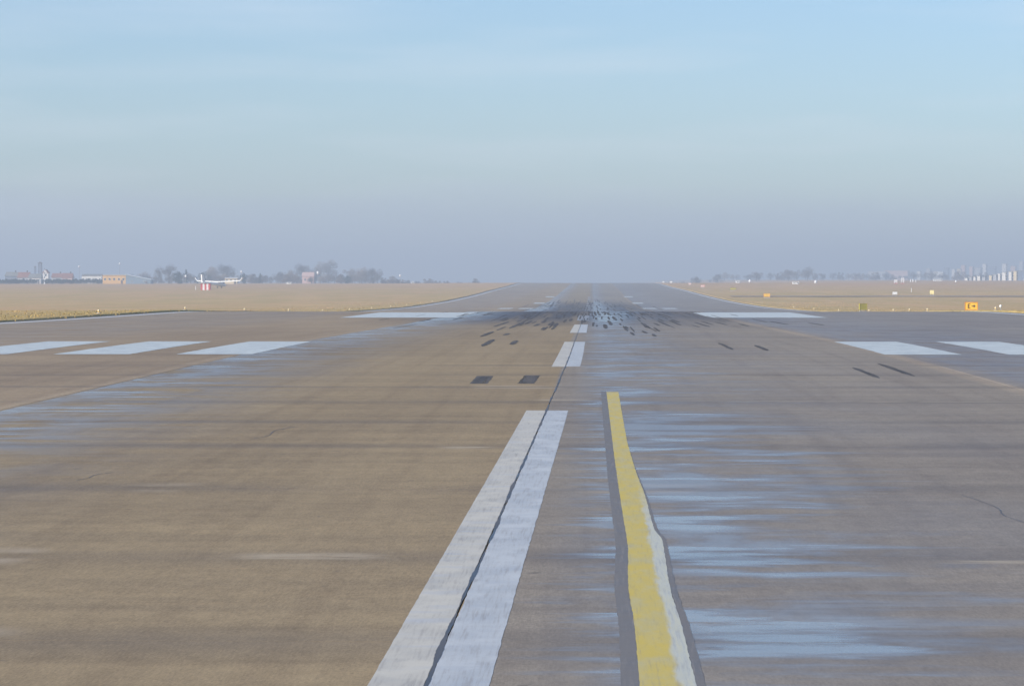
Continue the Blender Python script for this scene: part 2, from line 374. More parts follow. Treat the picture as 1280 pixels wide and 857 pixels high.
# ------------------------------------------------------------------ runway
def runway():
    mb = MB(); us = [-32.1, -20.5, -9.05, 0, 9.05, 20.5, 32.1]
    for i, d in enumerate(KN):
        pass
    ds = sorted(set(KN+[80.02, -10.02])); rows = []
    for d in ds:
        low = -.03 if -10.01 < d < 80.01 else 0.0
        row = []
        for u in us: row.append(len(mb.v)); mb.v.append((cx(d)+u, d, zr(d)+low))
        rows.append(row)
    for i in range(len(rows)-1):
        for j in range(len(us)-1): mb.f.append((rows[i][j], rows[i][j+1], rows[i+1][j+1], rows[i+1][j]))
    rw = mb.build('runway', MAT['pave'])
    tag(rw, 'long worn brown and grey paved runway running to the hazy crest', 'runway', kind='structure')
    # near slabs, each its own piece, 12 mm joints
    g = .006
    for i in range(len(JOINTS)-1):
        for j in range(6):
            a, b, u0, u1 = JOINTS[i]+g, JOINTS[i+1]-g, LANES[j]+g, LANES[j+1]-g
            ds = [a]+[k for k in KN if a < k < b]+[b]
            m = MB(); k = len(ds)
            for d in ds:
                for u, dz in ((u0, -.028), (u0, -.003), (u0+.004, 0), (u1-.004, 0), (u1, -.003), (u1, -.028)):
                    m.v.append((cx(d)+u, d, zr(d)+dz))
            for q in range(k-1):
                for s in range(5): m.f.append((q*6+s, q*6+s+1, q*6+s+7, q*6+s+6))
            m.f.append((5, 4, 3, 2, 1, 0)); m.f.append(tuple((k-1)*6+s for s in range(6)))
            m.build('slab', MAT['pave'], rw)
    rnd = random.Random(11)
    # open centre joint filled with black sealant, wandering
    wob = lambda d: .005*math.sin(d*.5)+.002*math.sin(d*1.7+1)
    wid = lambda d: .011+.006*math.sin(d*1.3)+.004*math.sin(d*3.7+2)+.004*math.sin(d*.37)
    strip(lambda d: wob(d)-wid(d), lambda d: wob(d)+wid(d+5), 6, 250, .0028, .003, rnd, 2600).build('joint_sealant', MAT['seal'], rw)
    # sealed lane joints at nine metres
    # centre line dashes: the sealed joint splits each one in a cream and a bluish half
    for (a, b) in ((8, 54.1), (79, 110.4), (133.4, 168), (190, 222), (480, 512), (536, 568), (592, 624), (648, 680), (704, 736), (760, 792), (816, 848)):
        near = a < 200; dz_ = .0015 if a < 100 else .005
        c = 240 if a < 60 else (60 if near else 1)
        strip(-.33, -.012, a, b, dz_, .0025 if near else 0, rnd, c).build('centre_line_dash', MAT['cream' if a < 180 else 'dirty'], rw)
        strip(.012, .36, a+(.25 if near else 0), b, dz_, .004 if near else 0, rnd, c).build('centre_line_dash', MAT['bluew' if a < 180 else 'dirty'], rw)
    # touchdown zone stripes
    for s in (-1, 1):
        for k in range(3):
            u = (8.72 if s > 0 else 8.85)+k*3.42
            strip(min(s*u, s*(u+2.12)), max(s*u, s*(u+2.12)), 91.0, 110.6, .005, .015, rnd, 30).build('touchdown_stripe', MAT['bright'], rw)
        strip(min(s*8.05, s*15.4), max(s*8.05, s*15.4), 207, 247, .008).build('aiming_point_block', MAT['bright'], rw)
        for d, n in ((526, 2), (664, 1), (838, 1)):
            for k in range(n):
                u = 9.05+k*3.35
                strip(min(s*u, s*(u+2.2)), max(s*u, s*(u+2.2)), d, d+26, .012).build('touchdown_stripe', MAT['bright'], rw)
        strip(min(s*30.1, s*31.0), max(s*30.1, s*31.0), 60, 1990, .010).build('edge_line', MAT['white'], rw)
    # yellow lead-on line with black borders, repainted off-line once
    P = pchip([-6, 18.6, 21.7, 24.1, 28.2, 32.5, 41, 63], [.26, .268, .278, .266, .300, .287, .27, .26])
    Q = pchip([-6, 18.6, 21.7, 24.1, 28.7, 29.8, 33.9, 38.5, 45.5, 63], [.59, .59, .592, .576, .606, .562, .545, .500, .468, .49])
    x = lambda f: (lambda d: f(d)-cx(d))
    strip(x(P), x(Q), 4, 62.4, .0022, .003, rnd, 420).build('lead_on_line', MAT['yellow'], rw)
    strip(lambda d: P(d)-.105-cx(d), x(P), 4, 62.8, .0012, .004, rnd, 260).build('black_line_border', MAT['black'], rw)
    strip(x(Q), lambda d: Q(d)+.055-.0027*max(0, d-21)-cx(d), 4, 42, .0014, .004, rnd, 220).build('black_line_border', MAT['black'], rw)
    # single tyre marks: centre offset, near end, far end, width
    marks = [(-1.62, 66.9, 71.9, .36), (-.66, 67.0, 72.3, .35), (6.85, 70.5, 78.5, .26), (7.72, 71.8, 82.0, .28), (4.76, 97, 108, .26), (5.72, 96, 104, .28),
             (-2.82, 102, 115, .34), (-1.97, 104.5, 113, .42), (-3.55, 122, 138, .30), (-2.8, 126, 132, .35), (-4.15, 157, 184, .36), (-3.2, 149, 186, .34), (-2.25, 160, 172, .34),
             (-2.9, 170, 188, .40), (-2.1, 176, 190, .42), (-1.25, 158, 176, .42), (-1.55, 162, 180, .36), (-.70, 186, 200, .40), (1.2, 148, 170, .50), (1.55, 165, 190, .50),
             (2.15, 148, 160, .44), (2.2, 126, 136, .22), (3.2, 149, 178, .34), (3.9, 162, 176, .26), (4.35, 160, 190, .30), (5.0, 163, 190, .32), (5.3, 178, 196, .34), (6.2, 157, 180, .32), (6.7, 166, 186, .26),
             (7.4, 166, 182, .3), (8.2, 160, 172, .3), (10.6, 168, 185, .4), (12.2, 165, 178, .4), (2.78, 132, 140, .26), (2.95, 123, 130, .24), (1.95, 190, 214, .5)]
    for i in range(230):
        d = 250-105*(rnd.random()**1.7); u = rnd.gauss(-.2, 4.6)
        if abs(u) > 12 or (d < 185 and rnd.random() < .55): continue
        l = rnd.uniform(9, 24); marks.append((u, d-l/2, d+l/2, rnd.uniform(.07, .15)))
    for i in range(110):
        d = rnd.uniform(420, 720); u = rnd.gauss(-.2, 5.0)
        if abs(u) > 14: continue
        l = rnd.uniform(30, 70); marks.append((u, d, d+l, rnd.uniform(.14, .26)))
    for i, (u, a, b, w) in enumerate(marks):
        if 36 > i > 1: w = min(.20, w*.6)
        sk = rnd.uniform(-.06, .06)
        strip(lambda d: u-w/2+sk*(d-a)/(b-a), lambda d: u+w/2+sk*(d-a)/(b-a), a, b, (.002 if a < 90 else .0075)+.0004*(i % 9), w*(.05 if i < 2 else .10), rnd, 14, 0.0 if i < 2 else .8).build('tyre_mark', MAT['rubber'], rw)
    # hairline cracks
    for pts in (((-4.9, 36.4), (-4.83, 36.9), (-4.84, 37.3), (-4.70, 37.8)), ((4.72, 34.3), (4.80, 33.6), (4.88, 32.4), (4.83, 31.6), (4.93, 30.4), (4.90, 29.5)), ((-3.9, 45), (-3.75, 46), (-3.8, 47.2), (-3.62, 48.5))):
        f = pchip([p[1] for p in sorted(pts, key=lambda q: q[1])], [p[0] for p in sorted(pts, key=lambda q: q[1])])
        a, b = min(p[1] for p in pts), max(p[1] for p in pts)
        strip(lambda d: f(d)-.006, lambda d: f(d)+.006, a, b, .002, .006, rnd, 60).build('crack', MAT['seal'], rw)
    return rw
RW = runway()

def taxi():
    mb = MB(); xs = [36+12*i for i in range(60)]
    for x in xs:
        d0 = 842+.03*(x-36)
        for q in (0, 9, 18, 27): mb.v.append((x, d0+q, zg(x, d0+q)+.10))
    for i in range(len(xs)-1):
        for q in range(3): mb.f.append((4*i+q, 4*i+4+q, 4*i+5+q, 4*i+1+q))
    tag(mb.build('taxiway', MAT['taxi']), 'dark thin taxiway strip crossing the right-hand field', 'taxiway', kind='structure')
taxi()

def tufts():
    rnd = random.Random(7); mb = MB()
    for s in (-1, 1):
        for i in range(7000):
            d = 90+rnd.random()**1.5*620
            u = s*(32.05+rnd.expovariate(1/2.5) if rnd.random() < .5 else 32.05+rnd.random()*22)
            x = cx(d)+u; z = zg(x, d)+.02
            h = rnd.uniform(.03, .085)*(1.3 if rnd.random() < .12 else 1)
            for k in range(3):
                a = rnd.random()*6.283; w = rnd.uniform(.04, .10); lx, ly = rnd.uniform(-.08, .08), rnd.uniform(-.08, .08)
                mb.tri((x-math.cos(a)*w, d-math.sin(a)*w, z-.1), (x+math.cos(a)*w, d+math.sin(a)*w, z-.1), (x+lx, d+ly, z+h))
    tag(mb.build('grass_tufts', MAT['blade']), 'ragged dry grass tufts along the runway edges', 'grass', kind='stuff')
tufts()
# ------------------------------------------------------------------ small airfield furniture
MAT.update(
    ylw=plain('sign_yellow', (.78, .47, .05), .5, .06), olive=plain('sign_olive_yellow', (.42, .36, .05), .6), orange=plain('sign_orange_frame', (.62, .22, .03), .5),
    ink=plain('sign_ink', (.07, .03, .015), .6), steel=plain('grey_steel', (.30, .31, .32), .5), dark=plain('dark_metal', (.06, .06, .065), .5),
    wht=plain('white_coating', (.80, .80, .78), .5, .05), red=plain('red_coating', (.55, .07, .05), .5), lens=plain('amber_lens', (.85, .74, .45), .2, .03, 1.5, .6),
    pinkw=plain('faded_red_white', (.72, .52, .45), .6), conc=plain('concrete_footing', (.38, .36, .33), .9),
    bark=plain('grey_bark', (.075, .068, .062), .9, .2), twig=plain('bare_twigs', (.15, .135, .13), .95, .25), brown=plain('brown_twigs', (.18, .145, .125), .95, .25),
    pine=plain('conifer_needles', (.022, .042, .036), .9, .3), hedge=plain('hedge_leaves', (.026, .050, .042), .9, .3),
    plaster=plain('white_plaster', (.74, .72, .68), .85, .06, .3), cream2=plain('cream_plaster', (.68, .56, .36), .85, .06, .3), ochre=plain('ochre_plaster', (.72, .43, .13), .85, .06, .3),
    rtile=plain('red_roof_tiles', (.27, .12, .085), .85, .15, .6), gtile=plain('grey_roof_sheet', (.22, .22, .20), .7, .1, .6), bsheet=plain('blue_grey_sheet', (.19, .25, .30), .5, .08, .4),
    lsheet=plain('light_metal_roof', (.55, .60, .62), .35, .06, .4, .5), glass=plain('dark_window_glass', (.03, .04, .05), .15, .1, 1.5, .6), brick=plain('dark_brick', (.10, .085, .08), .9),
    pinkp=plain('pink_plaster', (.60, .40, .34), .85, .06, .3), greyp=plain('grey_concrete_wall', (.42, .42, .43), .85, .08, .3), bluep=plain('blue_grey_wall', (.16, .19, .25), .8, .08, .3),
)

def edge_light_proto():
    t = thing('edge_light', 'x', 'light', (0, 0, 0), 0, 'runway edge lights in the grass')
    MB().tube([(0,0,0),(0,0,.03),(0,0,.05)], [.16,.16,.08], 12).build('base_plate', MAT['conc'], t)
    MB().tube([(0,0,.05),(0,0,.12)], [.035,.03], 8).build('stem', MAT['ylw'], t)
    b = MB().tube([(0,0,.12),(0,0,.14),(0,0,.18)], [.05,.08,.08], 10).build('housing', MAT['cream2'], t, True)
    MB().tube([(0,0,.18),(0,0,.23),(0,0,.26)], [.085,.08,.02], 10).build('lens', MAT['lens'], b, True)
    return t
EL = edge_light_proto(); first = True
ords = ['first', 'second', 'third', 'fourth', 'fifth', 'sixth', 'seventh', 'eighth', 'ninth', 'tenth', 'eleventh', 'twelfth']
for s, side, ds in ((-1, 'left', [225, 273, 320, 367, 414, 461, 508, 556, 604, 652, 700]), (1, 'right', [268, 322, 340, 358, 389, 436, 484, 532])):
    for i, d in enumerate(ds):
        lab = '%s nearest small yellow edge light in the grass along the %s runway edge' % (ords[i], side)
        if i == 0: lab = 'nearest small yellow edge light in the grass along the %s runway edge' % side
        if first: o = EL; first = False; o['label'] = lab
        else: o = dup(EL, label=lab)
        x = cx(d)+s*33.4; o.location = on(x, d, .08)

def sign(loc, w, h, label, face, rz=0, text=False, legs=.22, frame=None, name='guidance_sign', depth=.18):
    t = thing(name, label, 'sign', loc, rz)
    MB().box(-w/2, w/2, -depth/2, depth/2, legs, legs+h).build('panel', face, t)
    f = MB(); e = .05
    f.box(-w/2-e, w/2+e, -depth/2-.02, depth/2+.02, legs+h, legs+h+e); f.box(-w/2-e, w/2+e, -depth/2-.02, depth/2+.02, legs-e, legs)
    f.box(-w/2-e, -w/2, -depth/2-.02, depth/2+.02, legs, legs+h); f.box(w/2, w/2+e, -depth/2-.02, depth/2+.02, legs, legs+h)
    f.build('frame', frame or MAT['dark'], t)
    for k in (-.36, .36): MB().box(k*w-.04, k*w+.04, -.04, .04, -.05, legs-e).build('leg', MAT['steel'], t)
    MB().box(-w/2, w/2, -.16, .16, -.08, .05).build('footing', MAT['conc'], t)
    if text:
        y0, y1 = -depth/2-.012, -depth/2; c = legs+h/2; q = .22
        m = MB(); x = -w*.30; m.box(x, x+.08, y0, y1, c-q, c+q)
        for zz, l in ((-q, .24), (-.035, .20), (q-.07, .24)): m.box(x+.08, x+l, y0, y1, c+zz, c+zz+.07)
        m.build('letter', MAT['ink'], t)
        m = MB(); m.box(w*.02, w*.20, y0, y1, c-.04, c+.04); m.prism([(w*.20, c-.15), (w*.36, c), (w*.20, c+.15)], y0, y1); m.build('arrow', MAT['ink'], t)
    return t
sign(on(35.88, 312, .06), 1.12, .66, 'bright yellow guidance sign lettered E with a right arrow', MAT['ylw'], R(-4), True, .16, MAT['orange'])
sign(on(35.51, 432, .06), 1.0, .72, 'olive yellow sign seen from its dull side by the right edge', MAT['olive'], R(20), False, .25, MAT['olive'])
sign(on(90.68, 880, .1), 1.15, 1.1, 'square pale yellow sign beside the taxiway, far out right', plain('pale_yellow_panel', (.80, .68, .30), .5), R(-5), False, .3)
sign(on(81.27, 885, .1), 1.3, .62, 'small low white sign beside the taxiway', MAT['wht'], 0, False, .25, MAT['steel'])
sign(on(43.14, 815, .1), 1.5, .75, 'wide orange yellow sign at the right runway edge before the taxiway', MAT['ylw'], 0, False, .2, MAT['orange'])
sign(on(44.39, 1040, .1), 1.9, .6, 'low olive yellow sign beyond the taxiway near the runway edge', MAT['olive'], 0, False, .25)
sign(on(39.76, 1190, .1), 1.4, .7, 'small red and white board far along the right edge', MAT['pinkw'], 0, False, .25, MAT['red'])
sign(on(39.25, 1330, .1), 1.1, .6, 'pale board farther along the right edge than the red-framed one', MAT['pinkw'], 0, False, .25, MAT['steel'])
sign(on(34.48, 1450, .1), 1.2, .6, 'white board close to the crest on the right', MAT['wht'], 0, False, .25, MAT['steel'])
sign(on(31.98, 1490, .1), .9, .45, 'tiny grey-white board nearest the crest on the right', MAT['wht'], 0, False, .25, MAT['steel'])

def cabin(loc, w, d, h, label, wall, rf, rz=0, name='equipment_hut', cat='hut', win=2):
    t = thing(name, label, cat, loc, rz)
    MB().box(-w/2, w/2, -d/2, d/2, -.4, h).build('wall', wall, t)
    MB().prism([(-w/2-.2, h), (w/2+.2, h), (w/2+.1, h+.18), (-w/2-.1, h+.18)], -d/2-.2, d/2+.2).build('roof', rf, t)
    for k in range(win):
        x = -w/2+(k+.5)*w/win; ww = min(.45, w/win*.3)
        f = MB().box(x-ww, x+ww, -d/2-.03, -d/2-.002, h*.35, h*.75).build('window', MAT['wht'], t)
        MB().box(x-ww+.07, x+ww-.07, -d/2-.05, -d/2-.031, h*.35+.07, h*.75-.07).build('pane', MAT['glass'], f)
    dx = w*.42; MB().box(dx-.25, dx+.15, -d/2-.04, -d/2-.003, 0, min(2, h*.8)).build('door', MAT['steel'], t)
    return t
cabin(on(87.62, 1420), 2.8, 2.2, .75, 'low flat white hut in the middle of the right field', MAT['wht'], MAT['wht'], win=2)
cabin(on(70.63, 1600), 2.2, 1.8, 1.1, 'small pale cabin far beyond the yellow sign, left of a white dot', MAT['wht'], MAT['lsheet'], win=1)
cabin(on(219.99, 2100), 5.6, 3, .9, 'long low white shed on the right horizon', MAT['wht'], MAT['wht'], win=4)
cabin(on(-152.00, 1640), 2.6, 2, .8, 'tiny low white hut before the left tree line', MAT['wht'], MAT['lsheet'], win=1)
cabin(on(-104.27, 1900), 1.7, 1.6, 1.3, 'tiny white hut at the thin end of the left tree line', MAT['wht'], MAT['lsheet'], win=1)

def lamp_ball(loc, h, r, label, name='marker_light', cat='light', post=.05):
    t = thing(name, label, cat, loc)
    MB().tube([(0,0,-.2),(0,0,h)], [post*1.4, post], 8).build('post', MAT['steel'], t)
    MB().tube([(0,0,h-r*1.2),(0,0,h-r*.7),(0,0,h),(0,0,h+r*.7),(0,0,h+r*1.2)], [r*.35,r*.85,r,r*.85,r*.2], 10).build('head', MAT['wht'], t, True)
    return t
lamp_ball(on(76.49, 1600), .9, .65, 'round white beacon on a short post, far right field')
lamp_ball(on(96.28, 1420), .9, .62, 'round white beacon right of the low flat hut')
lamp_ball(on(178.79, 1620), .7, .5, 'small white beacon under the far towers on the right')
lamp_ball(on(249.32, 1900), .9, .65, 'white beacon at the far right end of the field')
lamp_ball(on(33.70, 272, .05), .36, .11, 'small white marker on a stem right of the lettered sign', post=.03)
lamp_ball(on(-105.80, 1800), 4.6, .55, 'white lamp head on a mast above the left tree line', 'lamp_mast', 'lamp', .07)
lamp_ball(on(-155.22, 1850), 6.2, .75, 'white lamp head on a mast beside the pink house', 'lamp_mast', 'lamp', .1)
lamp_ball(on(-361.27, 2300), 12.0, .7, 'slim lamp mast rising behind the red-roofed cottages', 'lamp_mast', 'lamp', .12)
lamp_ball(on(-332.66, 2300), 14.0, .65, 'slim lamp mast rising behind the ochre building', 'lamp_mast', 'lamp', .12)
lamp_ball(on(-211.46, 1700), 4.0, .6, 'white lamp head beside the dark conifers', 'lamp_mast', 'lamp', .08)
lamp_ball(on(-187.80, 1750), 6.5, .55, 'white lamp head right of the windowed white building', 'lamp_mast', 'lamp', .08)

def antenna(loc, label, n, h):
    t = thing('antenna_mast', label, 'antenna', loc)
    MB().box(-.9, .9, -.4, .4, -.3, .22).build('base', MAT['red'], t)
    for k in range(n):
        x = -.55+1.1*k/max(1, n-1)
        MB().tube([(x,0,.22),(x,0,h)], [.12,.09], 6).build('pole', MAT['wht'], t)
    for z in (h*.45, h*.75, h*.98): MB().box(-.75, .75, -.1, .1, z-.17, z+.17).build('crossbar', MAT['wht'], t)
    return t
antenna(on(136.27, 1480), 'white antenna frame on a red base, left one of the pair', 2, 1.7)
antenna(on(138.40, 1470), 'white antenna frame on a red base, right and taller of the pair', 2, 2.5)
for px, lab, h in ((1137, 'leftmost of the three tiny white posts right of the antennas', 1.5), (1140, 'middle one of the three tiny white posts right of the antennas', 1.8), (1143.5, 'rightmost of the three tiny white posts right of the antennas', 1.3)):
    d = 1750; t = thing('marker_post', lab, 'post', on((px-741)*d/4100, d), 0, 'tiny white posts')
    MB().tube([(0,0,-.2),(0,0,h)], [.28,.22], 8).build('post', MAT['wht'], t); MB().tube([(0,0,h),(0,0,h+.3)], [.34,.1], 8).build('cap', MAT['steel'], t)
for px, d, h, lab in ((243.5, 1090, 1.3, 'thin white post left of the striped shelter'), (1138, 1000, 1.1, 'thin grey post between the two boards beside the taxiway')):
    t = thing('marker_post', lab, 'post', on((px-741)*d/4100, d)); MB().tube([(0,0,-.2),(0,0,h)], [.10,.08], 8).build('post', MAT['wht'], t); MB().tube([(0,0,h),(0,0,h+.12)], [.13,.05], 8).build('cap', MAT['steel'], t)

# red and white striped shelter
def shelter():
    t = thing('striped_shelter', 'red and white striped equipment shelter in front of the light aircraft', 'shelter', on(-127.68, 1080))
    w = .64; h = 2.15
    for k in range(5): MB().box(-1.6+k*w, -1.6+(k+1)*w, -1.2, 1.2, -.3, h).build('wall_panel', MAT['red' if k % 2 == 0 else 'wht'], t)
    MB().prism([(-1.75, h), (1.75, h), (1.6, h+.2), (-1.6, h+.2)], -1.35, 1.35).build('roof', MAT['dark'], t)
    MB().box(1.61, 1.66, -.4, .4, 0, 1.8).build('door', MAT['steel'], t)
shelter()

def aircraft():
    t = thing('light_aircraft', 'white high-wing light aircraft with upturned wingtips parked behind the striped shelter', 'aircraft', on(-136.12, 1190), R(-33))
    # nose towards +y (away), tail towards the camera
    MB().tube([(0,4.2,1.0),(0,3.8,1.05),(0,2.6,1.25),(0,.8,1.35),(0,-1.5,1.45),(0,-5.0,1.65),(0,-9.0,1.9)], [.10,.45,.72,.80,.62,.32,.16], 12).build('fuselage', MAT['wht'], t, True)
    w = MB(); n = 12
    for i in range(n+1):
        y = -10.2+20.4*i/n; k = 1-.45*abs(y)/10.2; z = 2.25+.045*abs(y)
        w.v += [(y, .9, z), (y, .9-.5*k, z+.22*k), (y, .9-1.7*k, z+.16), (y, .9-1.7*k, z-.16)]
    for i in range(n):
        for a in range(4): w.f.append((4*i+a, 4*i+(a+1) % 4, 4*i+4+(a+1) % 4, 4*i+4+a))
    w.f += [(0, 1, 2, 3), (4*n+3, 4*n+2, 4*n+1, 4*n)]
    w.build('wing', MAT['wht'], t)
    for s in (-1, 1):
        MB().prism([(s*10.2, 2.68), (s*11.2, 3.7), (s*10.95, 3.75), (s*9.95, 2.72)], -.05, .75).build('winglet', MAT['wht'], t)
    f = MB(); f.v = [(-.28,-9.3,1.8),(.28,-9.3,1.8),(.10,-7.4,1.85),(-.10,-7.4,1.85),(-.22,-9.7,5.0),(.22,-9.7,5.0),(.08,-8.7,5.0),(-.08,-8.7,5.0)]
    f.f = [(3,2,1,0),(4,5,6,7),(0,1,5,4),(1,2,6,5),(2,3,7,6),(3,0,4,7)]; f.build('fin', MAT['wht'], t)
    MB().box(-1.7, 1.7, -9.5, -8.7, 2.0, 2.09).build('tailplane', MAT['wht'], t)
    MB().box(-.55, .55, 2.0, 3.0, 1.75, 2.0).build('windscreen', MAT['glass'], t)
    for x, y in ((-1.0, .6), (1.0, .6), (0, -8.2)):
        r = .3 if y > 0 else .16
        MB().tube([(x*.6, y, 1.2), (x, y, r)], [.07, .05], 6).build('landing_gear_leg', MAT['steel'], t)
        MB().tube([(x-.08, y, r), (x+.08, y, r)], [r, r], 12).build('wheel', MAT['dark'], t)
    MB().tube([(0,4.2,1.0),(0,4.45,1.0)], [.16,.03], 8).build('spinner', MAT['steel'], t)
    MB().box(-.9, .9, 4.25, 4.29, .94, 1.06).build('propeller', MAT['dark'], t)
aircraft()

# ------------------------------------------------------------------ buildings on the left
def house(loc, w, d, h, rh, label, wall, roof, rz=0, nw=3, name='house', cat='house', chim=True, mono=0, storeys=1, door=True, gable=False):
    t = thing(name, label, cat, loc, rz)
    if mono:
        MB().prism([(-w/2, -.5), (w/2, -.5), (w/2, h-mono), (-w/2, h)], -d/2, d/2).build('wall', wall, t)
        r = MB().prism([(-w/2-.4, h+.05), (w/2+.4, h-mono+.05), (w/2+.4, h-mono+.4), (-w/2-.4, h+.4)], -d/2-.4, d/2+.4).build('roof', roof, t)
    else:
        MB().box(-w/2, w/2, -d/2, d/2, -.5, h).build('wall', wall, t)
        m = MB(); e = .4
        if gable:   # gable towards the camera
            m.prism([(-w/2-e, h), (w/2+e, h), (0, h+rh)], -d/2-e, d/2+e)
            MB().prism([(-w/2+.3, h+.01), (w/2-.3, h+.01), (0, h+rh*.85)], -d/2-e-.03, -d/2-e-.004).build('gable', wall, t)
        else:
            n = len(m.v); m.v += [(-w/2-e,-d/2-e,h),(w/2+e,-d/2-e,h),(w/2+e,d/2+e,h),(-w/2-e,d/2+e,h),(-w/2-e*.2,0,h+rh),(w/2+e*.2,0,h+rh)]
            m.f += [(3,2,1,0),(0,1,5,4),(1,2,5),(2,3,4,5),(3,0,4)]
        r = m.build('roof', roof, t)
        if chim: MB().box(w*.2, w*.2+.7, -.3, .4, h+rh*.4, h+rh+.9).build('chimney', MAT['brick'], r)
    sh = h/storeys if not mono else (h-mono)
    for s in range(storeys):
        for k in range(nw):
            x = -w/2+(k+.5)*w/nw; z = s*sh+sh*.4; a = min(.6, w/nw*.28); b = min(1.3, sh*.42)
            f = MB().box(x-a, x+a, -d/2-.05, -d/2-.003, z, z+b).build('window', MAT['wht'], t)
            MB().box(x-a+.1, x+a-.1, -d/2-.08, -d/2-.051, z+.1, z+b-.1).build('pane', MAT['glass'], f)
    if door: MB().box(w*.33-.5, w*.33+.5, -d/2-.06, -d/2-.004, 0, min(2.1, sh*.75)).build('door', MAT['brick'], t)
    return t
house(on(-313.02, 1800), 6.2, 8, 3.4, 3.0, 'long house with a dull red roof at the far left edge', MAT['greyp'], MAT['rtile'], 0, 3)
house(on(-326.71, 1840), 7.0, 8, 4.2, 2.4, 'grey house half hidden at the far left edge, left of the red roof', MAT['bluep'], MAT['gtile'], 0, 3)
house(on(-305.17, 1790), 6.6, 7, 3.1, 2.4, 'white-walled house with a grey roof below the dark chimney', MAT['plaster'], MAT['gtile'], 0, 3, chim=False)
house(on(-305.97, 1830), 3.0, 5, 6.0, 2.0, 'narrow white gabled house beside the striped mast', MAT['plaster'], MAT['rtile'], 0, 1, storeys=2, gable=True, chim=False)
house(on(-307.68, 1880), 6.0, 7, 3.6, 2.4, 'left one of two red-roofed cottages behind the dark hedge', MAT['greyp'], MAT['rtile'], 0, 3)
house(on(-301.72, 1880), 5.6, 7, 3.4, 2.7, 'right one of two red-roofed cottages behind the dark hedge', MAT['pinkp'], MAT['rtile'], 0, 2)
house(on(-290.56, 1900), 11.5, 9, 4.6, 1.0, 'long low white building left of the ochre one', MAT['plaster'], MAT['gtile'], 0, 6, name='low_building', cat='building', chim=False)
house(on(-259.84, 1780), 12.6, 9, 4.6, .35, 'ochre yellow flat-roofed building left of the blue-grey hangar', MAT['ochre'], MAT['cream2'], 0, 5, name='low_building', cat='building', chim=False)
house(on(-243.82, 1760), 13.4, 11, 4.9, 0, 'blue-grey hangar with a pale sloping metal roof', MAT['bsheet'], MAT['lsheet'], 0, 2, name='hangar', cat='hangar', mono=2.9)
house(on(-185.41, 1680), 6.3, 5, 2.9, .4, 'small white flat-roofed building with dark windows behind the aircraft', MAT['cream2'], MAT['wht'], 0, 3, name='low_building', cat='building', chim=False)
house(on(-178.00, 2050), 7.2, 8, 4.6, 2.6, 'pink-walled house among the bare trees', MAT['pinkp'], MAT['pinkp'], 0, 2, chim=False)
def chimney(loc, w, h, label):
    t = thing('chimney_stack', label, 'chimney', loc)
    MB().prism([(-w/2, -.5), (w/2, -.5), (w*.42, h), (-w*.42, h)], -w/2, w/2).build('shaft', MAT['bluep'], t)
    MB().box(-w*.5, w*.5, -w*.55, w*.55, h, h+.35).build('cap', MAT['brick'], t)
    MB().box(-w*.25, w*.25, -w*.25, w*.25, h+.35, h+.8).build('flue', MAT['brick'], t)
chimney(on(-321.24, 1900), 2.4, 11.8, 'tall dark grey chimney stack over the far-left houses')
chimney(on(-329.28, 1930), 1.2, 9.6, 'slimmer, shorter chimney stack left of the tall one')
t = thing('striped_mast', 'slim blue and white banded mast standing before the far-left houses', 'mast', on(-276.76, 1650))
for k in range(8): MB().tube([(0,0,k*1.0-.2*(k == 0)),(0,0,k*1.0+1.0)], [.30-.02*k, .28-.02*k], 8).build('band', MAT['wht' if k % 2 == 0 else 'bluep'], t)

